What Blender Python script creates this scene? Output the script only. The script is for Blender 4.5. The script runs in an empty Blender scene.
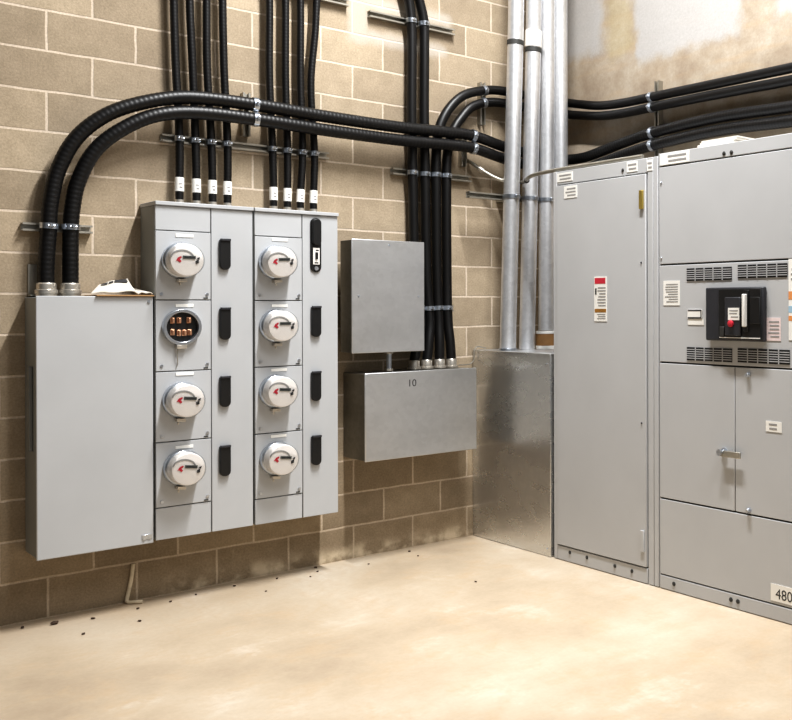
import bpy, math, random
from mathutils import Vector, Matrix
random.seed(7)
S = bpy.context.scene
COL = S.collection
S.view_settings.view_transform = 'Standard'
S.view_settings.look = 'Medium High Contrast'

# ------------------------------------------------------------------ materials
def new_mat(name):
    m = bpy.data.materials.new(name); m.use_nodes = True
    nt = m.node_tree
    return m, nt, nt.nodes['Principled BSDF']
def N(nt, kind, **kw):
    n = nt.nodes.new(kind)
    for k, v in kw.items():
        if k in n.inputs: n.inputs[k].default_value = v
        else: setattr(n, k, v)
    return n
def lk(nt, a, b): nt.links.new(a, b)
def srgb(r, g, b):
    f = lambda c: (c/255/12.92) if c/255 <= .04045 else ((c/255+.055)/1.055)**2.4
    return (f(r), f(g), f(b), 1)
def ramp(nt, fac, stops):
    r = nt.nodes.new('ShaderNodeValToRGB')
    e = r.color_ramp.elements
    while len(e) > 1: e.remove(e[-1])
    e[0].position, e[0].color = stops[0]
    for p, c in stops[1:]:
        x = e.new(p); x.color = c
    lk(nt, fac, r.inputs[0]); return r.outputs[0]
def mixc(nt, fac, a, b, mode='MIX'):
    n = nt.nodes.new('ShaderNodeMix'); n.data_type = 'RGBA'; n.blend_type = mode
    for s, v in ((0, fac), (6, a), (7, b)):
        if hasattr(v, 'is_output') or isinstance(v, bpy.types.NodeSocket): lk(nt, v, n.inputs[s])
        else: n.inputs[s].default_value = v
    return n.outputs[2]
def mth(nt, op, a, b=None, c=None):
    n = nt.nodes.new('ShaderNodeMath'); n.operation = op
    for i, v in enumerate((a, b, c)):
        if v is None: continue
        if isinstance(v, bpy.types.NodeSocket): lk(nt, v, n.inputs[i])
        else: n.inputs[i].default_value = v
    return n.outputs[0]
def noise(nt, co, scale, detail=4, rough=.55):
    n = N(nt, 'ShaderNodeTexNoise', Scale=scale, Detail=detail, Roughness=rough)
    lk(nt, co, n.inputs['Vector']); return n.outputs['Fac']
def objco(nt): return nt.nodes.new('ShaderNodeTexCoord').outputs['Object']
def posco(nt): return nt.nodes.new('ShaderNodeNewGeometry').outputs['Position']

def plain(name, rgb, rough=.5, metal=0., var=.12, scale=14., bump=0., spec=.5, clip=None):
    m, nt, p = new_mat(name)
    co = objco(nt)
    f = noise(nt, co, scale)
    c = srgb(*rgb)
    lo = tuple(x*(1-var) for x in c[:3])+(1,); hi = tuple(min(1, x*(1+var)) for x in c[:3])+(1,)
    lk(nt, ramp(nt, f, [(.3, lo), (.7, hi)]), p.inputs['Base Color'])
    p.inputs['Roughness'].default_value = rough; p.inputs['Metallic'].default_value = metal
    p.inputs['Specular IOR Level'].default_value = spec
    if bump:
        b = N(nt, 'ShaderNodeBump', Strength=bump, Distance=.002)
        lk(nt, noise(nt, co, scale*20), b.inputs['Height']); lk(nt, b.outputs[0], p.inputs['Normal'])
    return m

def galvanised(name, rgb, rough, metal=.9, var=.18, stretch=(1, 1, 1)):
    m, nt, p = new_mat(name)
    co = objco(nt)
    mp = N(nt, 'ShaderNodeMapping'); mp.inputs['Scale'].default_value = stretch
    lk(nt, co, mp.inputs[0])
    f1 = noise(nt, mp.outputs[0], 3.5, 6, .6)
    v = N(nt, 'ShaderNodeTexVoronoi', Scale=38.); lk(nt, co, v.inputs['Vector'])
    sp = N(nt, 'ShaderNodeSeparateColor'); lk(nt, v.outputs['Color'], sp.inputs[0])
    f = mth(nt, 'ADD', mth(nt, 'MULTIPLY', f1, .8), mth(nt, 'MULTIPLY', sp.outputs[0], .18))
    c = srgb(*rgb)
    lo = tuple(x*(1-var) for x in c[:3])+(1,); hi = tuple(min(1, x*(1+var)) for x in c[:3])+(1,)
    lk(nt, ramp(nt, f, [(.3, lo), (.7, hi)]), p.inputs['Base Color'])
    r = mth(nt, 'ADD', mth(nt, 'MULTIPLY', f1, .16), rough-.08)
    lk(nt, r, p.inputs['Roughness'])
    p.inputs['Metallic'].default_value = metal
    b = N(nt, 'ShaderNodeBump', Strength=.03, Distance=.004)
    lk(nt, noise(nt, co, 7., 3), b.inputs['Height']); lk(nt, b.outputs[0], p.inputs['Normal'])
    return m

def rect_mask(nt, u, v, u0, u1, v0, v1, soft):
    def edge(x, a, b):
        d = mth(nt, 'MINIMUM', mth(nt, 'SUBTRACT', x, a), mth(nt, 'SUBTRACT', b, x))
        n = nt.nodes.new('ShaderNodeMapRange'); n.interpolation_type = 'SMOOTHSTEP'
        lk(nt, d, n.inputs[0]); n.inputs[1].default_value = -soft; n.inputs[2].default_value = soft
        return n.outputs[0]
    return mth(nt, 'MULTIPLY', edge(u, u0, u1), edge(v, v0, v1))

def block_wall():
    m, nt, p = new_mat('concrete_block')
    P = posco(nt); sx = N(nt, 'ShaderNodeSeparateXYZ'); lk(nt, P, sx.inputs[0])
    cx = N(nt, 'ShaderNodeCombineXYZ')
    wob = mth(nt, 'MULTIPLY', mth(nt, 'SUBTRACT', noise(nt, P, 9., 3), .5), .010)
    wob2 = mth(nt, 'MULTIPLY', mth(nt, 'SUBTRACT', noise(nt, P, 6., 3), .5), .012)
    lk(nt, mth(nt, 'ADD', mth(nt, 'ADD', sx.outputs[0], 4.064+.2032), wob), cx.inputs[0])
    lk(nt, mth(nt, 'ADD', sx.outputs[2], wob2), cx.inputs[1])
    br = N(nt, 'ShaderNodeTexBrick', Scale=1.0)
    br.offset = .5; br.offset_frequency = 2; br.squash = 1.0
    for k, v in (('Mortar Size', .0072), ('Mortar Smooth', .45), ('Bias', 0.), ('Brick Width', .4064), ('Row Height', .2032)):
        br.inputs[k].default_value = v
    br.inputs['Color1'].default_value = srgb(160, 147, 130); br.inputs['Color2'].default_value = srgb(182, 168, 149)
    br.inputs['Mortar'].default_value = srgb(216, 203, 189)
    lk(nt, cx.outputs[0], br.inputs['Vector'])
    big = noise(nt, P, 1.6, 5); fine = noise(nt, P, 95., 4, .7); mid = noise(nt, P, 11., 5)
    pit = N(nt, 'ShaderNodeTexVoronoi', Scale=85.); lk(nt, P, pit.inputs['Vector'])
    col = mixc(nt, 1., br.outputs['Color'], ramp(nt, big, [(.3, (.84, .82, .79, 1)), (.7, (1.08, 1.07, 1.03, 1))]), 'MULTIPLY')
    col = mixc(nt, .8, col, ramp(nt, fine, [(.3, (.72, .71, .69, 1)), (.7, (1.16, 1.15, 1.13, 1))]), 'MULTIPLY')
    col = mixc(nt, .6, col, ramp(nt, mid, [(.35, (.86, .85, .82, 1)), (.65, (1.06, 1.05, 1.04, 1))]), 'MULTIPLY')
    # lowest courses darkened: shadow and light falloff put into the colour
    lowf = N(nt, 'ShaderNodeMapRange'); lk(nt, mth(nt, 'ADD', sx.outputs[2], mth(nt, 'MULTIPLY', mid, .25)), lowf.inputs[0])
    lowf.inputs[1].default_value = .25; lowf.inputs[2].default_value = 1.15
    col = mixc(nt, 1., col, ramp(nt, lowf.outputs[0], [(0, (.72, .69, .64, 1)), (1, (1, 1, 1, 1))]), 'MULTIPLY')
    # pale skim patches of parging high on the wall
    u = mth(nt, 'ADD', sx.outputs[0], mth(nt, 'MULTIPLY', mth(nt, 'SUBTRACT', mid, .5), .07))
    v = mth(nt, 'ADD', sx.outputs[2], mth(nt, 'MULTIPLY', mth(nt, 'SUBTRACT', noise(nt, P, 14., 4), .5), .06))
    k = mth(nt, 'MAXIMUM', rect_mask(nt, u, v, 1.60, 1.73, 3.20, 3.62, .03), rect_mask(nt, u, v, 1.64, 2.28, 3.21, 3.29, .03))
    k = mth(nt, 'MAXIMUM', k, rect_mask(nt, u, v, 1.66, 2.32, 3.42, 3.5, .03))
    col = mixc(nt, mth(nt, 'MULTIPLY', k, .6), col, srgb(190, 183, 174))
    # efflorescence near the floor
    ef = rect_mask(nt, u, v, .55, 2.5, -.05, .07, .05)
    ef = mth(nt, 'MULTIPLY', ef, ramp(nt, noise(nt, P, 8., 5), [(.42, (0, 0, 0, 1)), (.62, (1, 1, 1, 1))]))
    col = mixc(nt, mth(nt, 'MULTIPLY', ef, .8), col, srgb(214, 198, 172))
    lk(nt, col, p.inputs['Base Color'])
    p.inputs['Roughness'].default_value = .9; p.inputs['Specular IOR Level'].default_value = .2
    h = mth(nt, 'SUBTRACT', mth(nt, 'MULTIPLY', fine, .35), mth(nt, 'MULTIPLY', br.outputs['Fac'], .6))
    b = N(nt, 'ShaderNodeBump', Strength=.55, Distance=.006); lk(nt, h, b.inputs['Height']); lk(nt, b.outputs[0], p.inputs['Normal'])
    return m

def plaster_wall():
    m, nt, p = new_mat('patched_concrete')
    P = posco(nt); sx = N(nt, 'ShaderNodeSeparateXYZ'); lk(nt, P, sx.inputs[0])
    mid = noise(nt, P, 5., 6, .65); fine = noise(nt, P, 60., 4, .7); big = noise(nt, P, 1.4, 5)
    col = ramp(nt, mid, [(.28, srgb(150, 134, 117)), (.46, srgb(166, 152, 134)), (.62, srgb(178, 166, 150)), (.78, srgb(192, 185, 175))])
    mp = N(nt, 'ShaderNodeMapping'); mp.inputs['Scale'].default_value = (1, .5, 3); lk(nt, P, mp.inputs[0])
    st = noise(nt, mp.outputs[0], 4., 5)
    col = mixc(nt, mth(nt, 'MULTIPLY', ramp(nt, st, [(.5, (0, 0, 0, 1)), (.7, (1, 1, 1, 1))]), .45), col, srgb(186, 162, 132))
    u = mth(nt, 'ADD', sx.outputs[1], mth(nt, 'MULTIPLY', mth(nt, 'SUBTRACT', noise(nt, P, 6., 5), .5), .22))
    v = mth(nt, 'ADD', sx.outputs[2], mth(nt, 'MULTIPLY', mth(nt, 'SUBTRACT', noise(nt, P, 7.5, 5), .5), .16))
    k = mth(nt, 'MAXIMUM', rect_mask(nt, u, v, -.42, .2, 3.36, 4.6, .06), rect_mask(nt, u, v, -1.72, -.78, 3.22, 4.6, .05))
    k = mth(nt, 'MAXIMUM', k, rect_mask(nt, u, v, -2.6, -2.02, 3.28, 4.6, .05))
    col = mixc(nt, mth(nt, 'MULTIPLY', k, .9), col, mixc(nt, big, srgb(176, 174, 172), srgb(187, 185, 183)))
    g = rect_mask(nt, u, v, -.74, -.5, 3.3, 4.6, .05)
    col = mixc(nt, mth(nt, 'MULTIPLY', g, .45), col, srgb(180, 166, 130))
    col = mixc(nt, .5, col, ramp(nt, fine, [(.3, (.84, .83, .82, 1)), (.7, (1.08, 1.08, 1.07, 1))]), 'MULTIPLY')
    # shadow of the cables on the wall, painted in as a dark band
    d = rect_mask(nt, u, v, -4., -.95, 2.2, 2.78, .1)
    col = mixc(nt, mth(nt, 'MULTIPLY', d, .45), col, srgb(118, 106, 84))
    lk(nt, col, p.inputs['Base Color'])
    p.inputs['Roughness'].default_value = .88; p.inputs['Specular IOR Level'].default_value = .2
    b = N(nt, 'ShaderNodeBump', Strength=.5, Distance=.006)
    lk(nt, mth(nt, 'ADD', mid, mth(nt, 'MULTIPLY', fine, .3)), b.inputs['Height']); lk(nt, b.outputs[0], p.inputs['Normal'])
    return m

def floor_mat():
    m, nt, p = new_mat('cream_concrete')
    P = posco(nt); sx = N(nt, 'ShaderNodeSeparateXYZ'); lk(nt, P, sx.inputs[0])
    big = noise(nt, P, 1.1, 6, .6); mid = noise(nt, P, 4.5, 6, .65); fine = noise(nt, P, 45., 4, .7)
    col = ramp(nt, big, [(.3, srgb(164, 147, 126)), (.5, srgb(185, 169, 147)), (.7, srgb(199, 188, 171))])
    col = mixc(nt, mth(nt, 'MULTIPLY', ramp(nt, mid, [(.5, (0, 0, 0, 1)), (.72, (1, 1, 1, 1))]), .6), col, srgb(184, 160, 130))
    col = mixc(nt, mth(nt, 'MULTIPLY', ramp(nt, noise(nt, P, 2.2, 6, .7), [(.58, (0, 0, 0, 1)), (.75, (1, 1, 1, 1))]), .6), col, srgb(208, 201, 190))
    # dusty dirty strip along the block wall, to the left
    dy = N(nt, 'ShaderNodeMapRange'); lk(nt, mth(nt, 'ADD', sx.outputs[1], mth(nt, 'MULTIPLY', mth(nt, 'SUBTRACT', mid, .5), .5)), dy.inputs[0])
    dy.inputs[1].default_value = -.55; dy.inputs[2].default_value = .05
    dx = N(nt, 'ShaderNodeMapRange'); lk(nt, sx.outputs[0], dx.inputs[0]); dx.inputs[1].default_value = 1.6; dx.inputs[2].default_value = .2
    d = mth(nt, 'MULTIPLY', dy.outputs[0], dx.outputs[0])
    col = mixc(nt, mth(nt, 'MULTIPLY', d, .6), col, srgb(176, 156, 132))
    # hairline cracks
    vo = N(nt, 'ShaderNodeTexVoronoi', Scale=.42, feature='DISTANCE_TO_EDGE')
    mp = N(nt, 'ShaderNodeVectorMath', operation='ADD'); lk(nt, P, mp.inputs[0])
    nz = N(nt, 'ShaderNodeTexNoise', Scale=2.5, Detail=5.); lk(nt, P, nz.inputs['Vector'])
    sc = N(nt, 'ShaderNodeVectorMath', operation='SCALE'); lk(nt, nz.outputs['Color'], sc.inputs[0]); sc.inputs['Scale'].default_value = .35
    lk(nt, sc.outputs[0], mp.inputs[1]); lk(nt, mp.outputs[0], vo.inputs['Vector'])
    cr = ramp(nt, vo.outputs['Distance'], [(0, (1, 1, 1, 1)), (.004, (0, 0, 0, 1))])
    col = mixc(nt, mth(nt, 'MULTIPLY', cr, .16), col, srgb(184, 160, 126))
    col = mixc(nt, .45, col, ramp(nt, fine, [(.3, (.88, .87, .85, 1)), (.7, (1.06, 1.06, 1.05, 1))]), 'MULTIPLY')
    lk(nt, col, p.inputs['Base Color'])
    p.inputs['Roughness'].default_value = .62; p.inputs['Specular IOR Level'].default_value = .3
    b = N(nt, 'ShaderNodeBump', Strength=.25, Distance=.004)
    lk(nt, mth(nt, 'ADD', mid, mth(nt, 'MULTIPLY', fine, .3)), b.inputs['Height']); lk(nt, b.outputs[0], p.inputs['Normal'])
    return m

def thin_glass():
    m = bpy.data.materials.new('meter_glass'); m.use_nodes = True
    nt = m.node_tree; nt.nodes.clear()
    o = nt.nodes.new('ShaderNodeOutputMaterial'); t = nt.nodes.new('ShaderNodeBsdfTransparent')
    g = N(nt, 'ShaderNodeBsdfGlossy', Roughness=.06); lw = N(nt, 'ShaderNodeLayerWeight', Blend=.22)
    t.inputs[0].default_value = (.95, .96, .96, 1)
    mx = nt.nodes.new('ShaderNodeMixShader')
    f = mth(nt, 'MULTIPLY', lw.outputs['Fresnel'], .55)
    lk(nt, f, mx.inputs[0]); lk(nt, t.outputs[0], mx.inputs[1]); lk(nt, g.outputs[0], mx.inputs[2]); lk(nt, mx.outputs[0], o.inputs[0])
    return m

M = dict(
    block=block_wall(), plaster=plaster_wall(), floor=floor_mat(), glass=thin_glass(),
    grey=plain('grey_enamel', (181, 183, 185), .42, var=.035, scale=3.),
    grey_shaded=plain('shaded_grey_enamel', (138, 140, 137), .5, var=.05, scale=3.),  # same enamel darkened for bodies: shade of their sides put into the colour
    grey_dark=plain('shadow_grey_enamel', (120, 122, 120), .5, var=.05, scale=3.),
    cab=plain('light_grey_enamel', (188, 189, 190), .38, var=.03, scale=2.5),
    gap=plain('dark_steel', (52, 52, 50), .6, var=.1),
    galv=galvanised('galvanised_sheet', (206, 207, 208), .36, .88, .06, (1, 1, 2.5)),
    galv_shaded=galvanised('shaded_galvanised', (132, 130, 124), .4, .8, .15, (1, 1, 2.5)),  # darker sheet for the box bodies, side shade painted into the colour
    galv2=galvanised('galvanised_trough', (212, 212, 210), .27, .86, .05, (1, 1, 2.2)),
    pipe=galvanised('galvanised_pipe', (218, 219, 221), .38, .75, .12, (1, 1, .3)),
    zinc=plain('zinc_plated_steel', (196, 202, 210), .28, .95, var=.1, scale=30.),
    strut=plain('strut_steel', (176, 172, 162), .42, .85, var=.15, scale=12.),
    fit=plain('cast_fitting', (206, 200, 190), .35, .8, var=.15, scale=25.),
    black=plain('black_conduit', (15, 14, 14), .42, var=.2, scale=8., spec=.4),
    blackp=plain('black_plastic', (16, 16, 17), .45, var=.2),
    charcoal=plain('charcoal_moulding', (46, 47, 52), .45, var=.12),
    white=plain('white_plastic', (235, 233, 228), .4, var=.03),
    meterw=plain('meter_white', (238, 232, 228), .4, var=.03),
    paper=plain('white_sticker', (240, 238, 232), .6, var=.03),
    ink=plain('grey_ink', (150, 148, 146), .7, var=.1),
    inkd=plain('dark_ink', (52, 52, 54), .7, var=.1),
    red=plain('red_print', (196, 44, 62), .55, var=.1),
    pink=plain('pale_pink_sticker', (232, 214, 212), .6, var=.04),
    orange=plain('orange_print', (222, 150, 92), .6, var=.08),
    blue=plain('pale_blue_print', (164, 196, 216), .6, var=.08),
    gold=plain('ochre_print', (150, 104, 36), .6, var=.2),
    brass=plain('brass', (190, 168, 92), .35, .8, var=.1),
    copper=plain('copper_jaw', (206, 160, 130), .35, .8, var=.15, scale=60.),
    card=plain('cardboard', (176, 140, 98), .85, var=.1),
    news=plain('newsprint', (222, 216, 205), .8, var=.06),
    brown=plain('brown_fitting', (150, 112, 70), .6, var=.2),
    dirt=plain('dark_debris', (66, 50, 38), .9, var=.4, scale=90.),
    mortar=plain('dried_mortar', (200, 186, 160), .9, var=.12, scale=30.),
    lcd=plain('lcd_window', (92, 96, 92), .3, var=.1),
    bluep=plain('blue_tag', (70, 82, 140), .5, var=.1),
)

# ------------------------------------------------------------------ mesh builder
class MB:
    def __init__(s): s.v = []; s.f = []; s.m = []; s.mi = 0
    def slot(s, i): s.mi = i; return s
    def add(s, vs, fs):
        o = len(s.v); s.v += [tuple(x) for x in vs]
        for f in fs: s.f.append(tuple(i+o for i in f)); s.m.append(s.mi)
        return s
    def box(s, x0, x1, y0, y1, z0, z1):
        x0, x1 = sorted((x0, x1)); y0, y1 = sorted((y0, y1)); z0, z1 = sorted((z0, z1))
        v = [(x0, y0, z0), (x1, y0, z0), (x1, y1, z0), (x0, y1, z0), (x0, y0, z1), (x1, y0, z1), (x1, y1, z1), (x0, y1, z1)]
        return s.add(v, [(3, 2, 1, 0), (4, 5, 6, 7), (0, 1, 5, 4), (1, 2, 6, 5), (2, 3, 7, 6), (3, 0, 4, 7)])
    def frame(s, axis):
        a = Vector(axis).normalized()
        r = Vector((0, 0, 1)) if abs(a.z) < .9 else Vector((1, 0, 0))
        u = r.cross(a).normalized(); w = a.cross(u); return a, u, w
    def lathe(s, o, axis, prof, seg=24, cap=True):
        a, u, w = s.frame(axis); o = Vector(o); vs = []; fs = []
        n = len(prof)
        for r, t in prof:
            for k in range(seg):
                th = 2*math.pi*k/seg
                vs.append(o+a*t+(u*math.cos(th)+w*math.sin(th))*r)
        for i in range(n-1):
            for k in range(seg):
                k2 = (k+1) % seg
                fs.append((i*seg+k, i*seg+k2, (i+1)*seg+k2, (i+1)*seg+k))
        if cap:
            fs.append(tuple(reversed(range(seg)))); fs.append(tuple((n-1)*seg+k for k in range(seg)))
        return s.add(vs, fs)
    def cyl(s, p, q, r, seg=16):
        d = Vector(q)-Vector(p); return s.lathe(p, d, [(r, 0), (r, d.length)], seg)
    def ring(s, o, axis, ri, ro, t0, t1, seg=24):
        prof = [(ri, t0), (ro, t0), (ro, t1), (ri, t1), (ri, t0)]
        return s.lathe(o, axis, prof, seg, cap=False)
    def sphere(s, o, r, seg=10, sc=(1, 1, 1), jit=0):
        vs = []; fs = []; rings = max(4, seg//2)
        for i in range(rings+1):
            ph = math.pi*i/rings
            for k in range(seg):
                th = 2*math.pi*k/seg; j = 1+random.uniform(-jit, jit)
                vs.append((o[0]+r*sc[0]*j*math.sin(ph)*math.cos(th), o[1]+r*sc[1]*j*math.sin(ph)*math.sin(th), o[2]+r*sc[2]*j*math.cos(ph)))
        for i in range(rings):
            for k in range(seg):
                k2 = (k+1) % seg
                fs.append((i*seg+k, (i+1)*seg+k, (i+1)*seg+k2, i*seg+k2))
        return s.add(vs, fs)
    def prism(s, pts, fn, d0, d1):
        n = len(pts)
        vs = [fn(a, b, d0) for a, b in pts]+[fn(a, b, d1) for a, b in pts]
        fs = [tuple(range(n)), tuple(reversed(range(n, 2*n)))]
        fs += [(i, n+i, n+(i+1) % n, (i+1) % n) for i in range(n)]
        return s.add(vs, fs)
    def tube(s, pts, rad, step=.02, seg=14, ribs=None):
        P = smooth_path(pts, step if not ribs else ribs/4.)
        n = len(P); vs = []; fs = []
        t = (P[1]-P[0]).normalized(); _, u, w = s.frame(t); L = 0
        for i in range(n):
            tn = (P[min(i+1, n-1)]-P[max(i-1, 0)]).normalized()
            q = t.rotation_difference(tn); u = (q@u).normalized(); t = tn; w = t.cross(u).normalized()
            r = rad
            if ribs: r = rad*(1.0, .992, .965, .992)[i % 4]
            for k in range(seg):
                th = 2*math.pi*k/seg
                vs.append(P[i]+(u*math.cos(th)+w*math.sin(th))*r)
        for i in range(n-1):
            for k in range(seg):
                k2 = (k+1) % seg
                fs.append((i*seg+k, i*seg+k2, (i+1)*seg+k2, (i+1)*seg+k))
        fs.append(tuple(reversed(range(seg)))); fs.append(tuple((n-1)*seg+k for k in range(seg)))
        return s.add(vs, fs)
    def build(s, name, mats, parent=None, bevel=0., smooth=True, angle=38):
        base = parent_base(parent) if parent else Vector((0, 0, 0))
        me = bpy.data.meshes.new(name)
        me.from_pydata([tuple(Vector(v)-base) for v in s.v], [], s.f)
        if not isinstance(mats, (list, tuple)): mats = [mats]
        for mm in mats: me.materials.append(M[mm])
        me.polygons.foreach_set('material_index', s.m)
        import bmesh
        bm = bmesh.new(); bm.from_mesh(me); bmesh.ops.recalc_face_normals(bm, faces=bm.faces); bm.to_mesh(me); bm.free()
        if smooth:
            me.polygons.foreach_set('use_smooth', [True]*len(me.polygons))
            me.set_sharp_from_angle(angle=math.radians(angle))
        me.update()
        o = bpy.data.objects.new(name, me); COL.objects.link(o)
        if parent: o.parent = parent
        if bevel:
            b = o.modifiers.new('edge', 'BEVEL'); b.width = bevel; b.segments = 2; b.limit_method = 'ANGLE'; b.angle_limit = math.radians(40)
            b.harden_normals = False
        return o

def smooth_path(pts, step):
    P = [Vector(p) for p in pts]
    if len(P) == 2: dense = [P[0].lerp(P[1], i/40) for i in range(41)]
    else:
        Q = [P[0]*2-P[1]]+P+[P[-1]*2-P[-2]]; dense = []
        for i in range(1, len(Q)-2):
            p0, p1, p2, p3 = Q[i-1:i+3]
            # centripetal-like: tangents scaled by chord length
            d = (p2-p1).length
            m1 = (p2-p0)/((p1-p0).length+d)*d; m2 = (p3-p1)/((p3-p2).length+d)*d
            for k in range(24):
                t = k/24
                dense.append(p1*(2*t**3-3*t*t+1)+m1*(t**3-2*t*t+t)+p2*(3*t*t-2*t**3)+m2*(t**3-t*t))
        dense.append(P[-1])
    out = [dense[0]]; acc = 0.
    for a, b in zip(dense, dense[1:]):
        L = (b-a).length
        if L < 1e-9: continue
        pos = step-acc
        while pos <= L:
            out.append(a.lerp(b, pos/L)); pos += step
        acc = L-(pos-step)
    if (out[-1]-dense[-1]).length > step*.3: out.append(dense[-1])
    return out
def at_path(pts, key, val):
    """point and tangent of a smoothed path where coordinate `key` passes val"""
    P = smooth_path(pts, .01)
    i = min(range(1, len(P)-1), key=lambda i: abs(P[i][key]-val))
    return P[i], (P[i+1]-P[i-1]).normalized()

def parent_base(p):
    v = Vector((0, 0, 0))
    while p: v += p.location; p = p.parent
    return v
def tag(o, label, cat, group=None, kind=None):
    if label: o['label'] = label
    if cat: o['category'] = cat
    if group: o['group'] = group
    if kind: o['kind'] = kind
    return o
def thing(name, label, cat, loc=(0, 0, 0), group=None):
    o = bpy.data.objects.new(name, None); COL.objects.link(o)
    o.location = loc; o.empty_display_size = .05
    return tag(o, label, cat, group)
def plabel(o, label): o['label'] = label; return o
def copy_tree(o, parent=None):
    c = o.copy(); COL.objects.link(c)
    if parent: c.parent = parent
    for ch in list(o.children): copy_tree(ch, c)
    return c
def lettering(text, size, mat, parent, origin, right, up, name='lettering'):
    cu = bpy.data.curves.new('txt', 'FONT'); cu.body = text; cu.size = size; cu.extrude = .0006
    t = bpy.data.objects.new('txt', cu); COL.objects.link(t)
    dg = bpy.context.evaluated_depsgraph_get(); dg.update()
    me = bpy.data.meshes.new_from_object(t.evaluated_get(dg))
    bpy.data.objects.remove(t)
    r = Vector(right); u = Vector(up); n = r.cross(u); o = Vector(origin)-parent_base(parent)
    for v in me.vertices: v.co = o+r*v.co.x+u*v.co.y+n*v.co.z
    me.materials.clear(); me.materials.append(M[mat])
    ob = bpy.data.objects.new(name, me); COL.objects.link(ob); ob.parent = parent
    return ob

# ------------------------------------------------------------------ setting
RW = 3.28          # right wall plane
H = 4.7
tag(MB().box(-3.2, RW+.2, 0, .2, 0, H).build('wall_back', 'block', smooth=False), None, None, kind='structure')
tag(MB().box(RW, RW+.2, -8, 0, 0, H).build('wall_right', 'plaster', smooth=False), None, None, kind='structure')
tag(MB().box(-3.2, RW+.2, -8, .2, -.1, 0).build('floor', 'floor', smooth=False), None, None, kind='structure')

# ------------------------------------------------------------------ left tap cabinet
FY = -.235
cab = thing('electrical_cabinet', 'tall plain grey wall cabinet with solid front, left of the meter stacks', 'electrical cabinet', (.16, -.12, .345))
MB().box(-.096, .418, -.222, -.002, .35, 1.606).build('body', 'grey_shaded', cab, .004)
MB().box(-.099, .4155, FY, -.2225, .343, 1.612).build('front_cover', 'grey', cab, .004)
for x, z in ((.395, .375), (.37, .372), (.395, 1.585)): MB().cyl((x, FY+.001, z), (x, FY-.006, z), .007, 10).build('screw', 'zinc', cab)
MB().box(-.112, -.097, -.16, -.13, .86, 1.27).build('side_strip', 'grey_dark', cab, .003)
m = MB().box(.36, .408, FY-.004, FY, .368, .392); m.build('corner_tab', 'zinc', cab, .001)

# ------------------------------------------------------------------ meter stacks
def bullet(cx, w, z0, z1, round_top=False):
    r = w/2; p = []
    for k in range(9):
        a = math.pi+math.pi*k/8; p.append((cx+r*math.cos(a), z0+r*.9+r*.9*math.sin(a)))
    if round_top:
        for k in range(9):
            a = math.pi*k/8; p.append((cx+r*math.cos(a), z1-r*.9+r*.9*math.sin(a)))
    else: p += [(cx+r, z1), (cx-r, z1)]
    return p
XZ = lambda a, b, d: (a, d, b)
def meter_stack(x0, xs, x1, covers, handles, label, strips):
    t = thing('meter_stack', label, 'meter panel', ((x0+x1)/2, -.12, .35), 'meter stacks on the block wall')
    MB().box(x0+.002, x1-.002, FY+.014, -.002, .352, 2.085).build('body', 'grey_shaded', t, .004)
    g = .0028; f0, f1 = FY+.0135, FY
    MB().box(x0, x1, FY-.012, -.002, 2.0855, 2.106).build('top_cap', 'grey', t, .003)
    MB().box(x0+g, xs-g, f1, f0, covers[0]+g, 2.084).build('blank_plate', 'grey', t, .002)
    MB().box(x0+g, xs-g, f1, f0, .352, covers[-1]-g).build('blank_plate', 'grey', t, .002)
    MB().box(xs+g, x1-g, f1, f0, .352, 2.084).build('breaker_cover_plate', 'grey', t, .002)
    for a, b in zip(covers, covers[1:]):
        c = MB().box(x0+g, xs-g, f1-.004, f0, b+g, a-g).build('meter_cover', 'grey', t, .002)
        for sx in (x0+.03, xs-.022):
            MB().cyl((sx, f1-.003, b+.03), (sx, f1-.009, b+.03), .008, 10).build('screw', 'zinc', c)
        e = MB().box(xs-.04, xs-.018, f1-.0065, f1-.0042, b+.012-.004, b+.012+.002); e.build('latch_slot', 'gap', c)
    for cx, z in strips:
        s = MB().box(cx-.044, cx+.044, f1-.0075, f1-.0042, z-.008, z+.008).build('name_strip', 'paper', t, .001)
        plabel(s, 'blank white adhesive strip')
    for i, (cx, z0, z1, long) in enumerate(handles):
        if not long:
            h = MB().prism(bullet(cx, .056, z0, z1), XZ, f1-.022, f1-.0005).build('breaker_flap', 'blackp', t, .004)
            MB().box(cx-.026, cx+.026, f1-.030, f1-.012, z1-.006, z1+.006).build('hinge', 'charcoal', h, .002)
        else:
            h = MB().prism(bullet(cx, .064, z0, z1, True), XZ, f1-.010, f1-.0005).build('breaker_flap', 'blackp', t, .003)
            plabel(h, 'tall black breaker opening with lifted flap and white switch label')
            MB().prism(bullet(cx, .052, z0+.155, z1-.006, True), XZ, f1-.026, f1-.0105).build('flap', 'blackp', h, .004)
            k = MB().box(cx-.019, cx+.019, f1-.014, f1-.0102, z0+.045, z0+.14)
            k.slot(1).box(cx-.007, cx+.007, f1-.0215, f1-.0142, z0+.075, z0+.115).box(cx-.004, cx+.014, f1-.0145, f1-.0141, z0+.122, z0+.13)
            k.box(cx-.012, cx+.012, f1-.0145, f1-.0141, z0+.05, z0+.058)
            k.build('switch_label', ['white', 'blackp'], h, .0008)
            MB().cyl((cx, f1-.010, z0+.022), (cx, f1-.016, z0+.022), .012, 12).build('lock_screw', 'zinc', h)
    return t
CL = [1.955, 1.594, 1.222, .856, .518]; CR = [1.950, 1.592, 1.223, .853, .493]
st1 = meter_stack(.424, .701, .923, CL, [(.769, 1.757, 1.919, 0), (.769, 1.379, 1.549, 0), (.768, 1.017, 1.179, 0), (.767, .644, .806, 0)],
                  'left grey meter stack with three meters and one empty socket', [(.566, 1.932), (.566, 1.565), (.566, 1.206), (.563, .823)])
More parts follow.
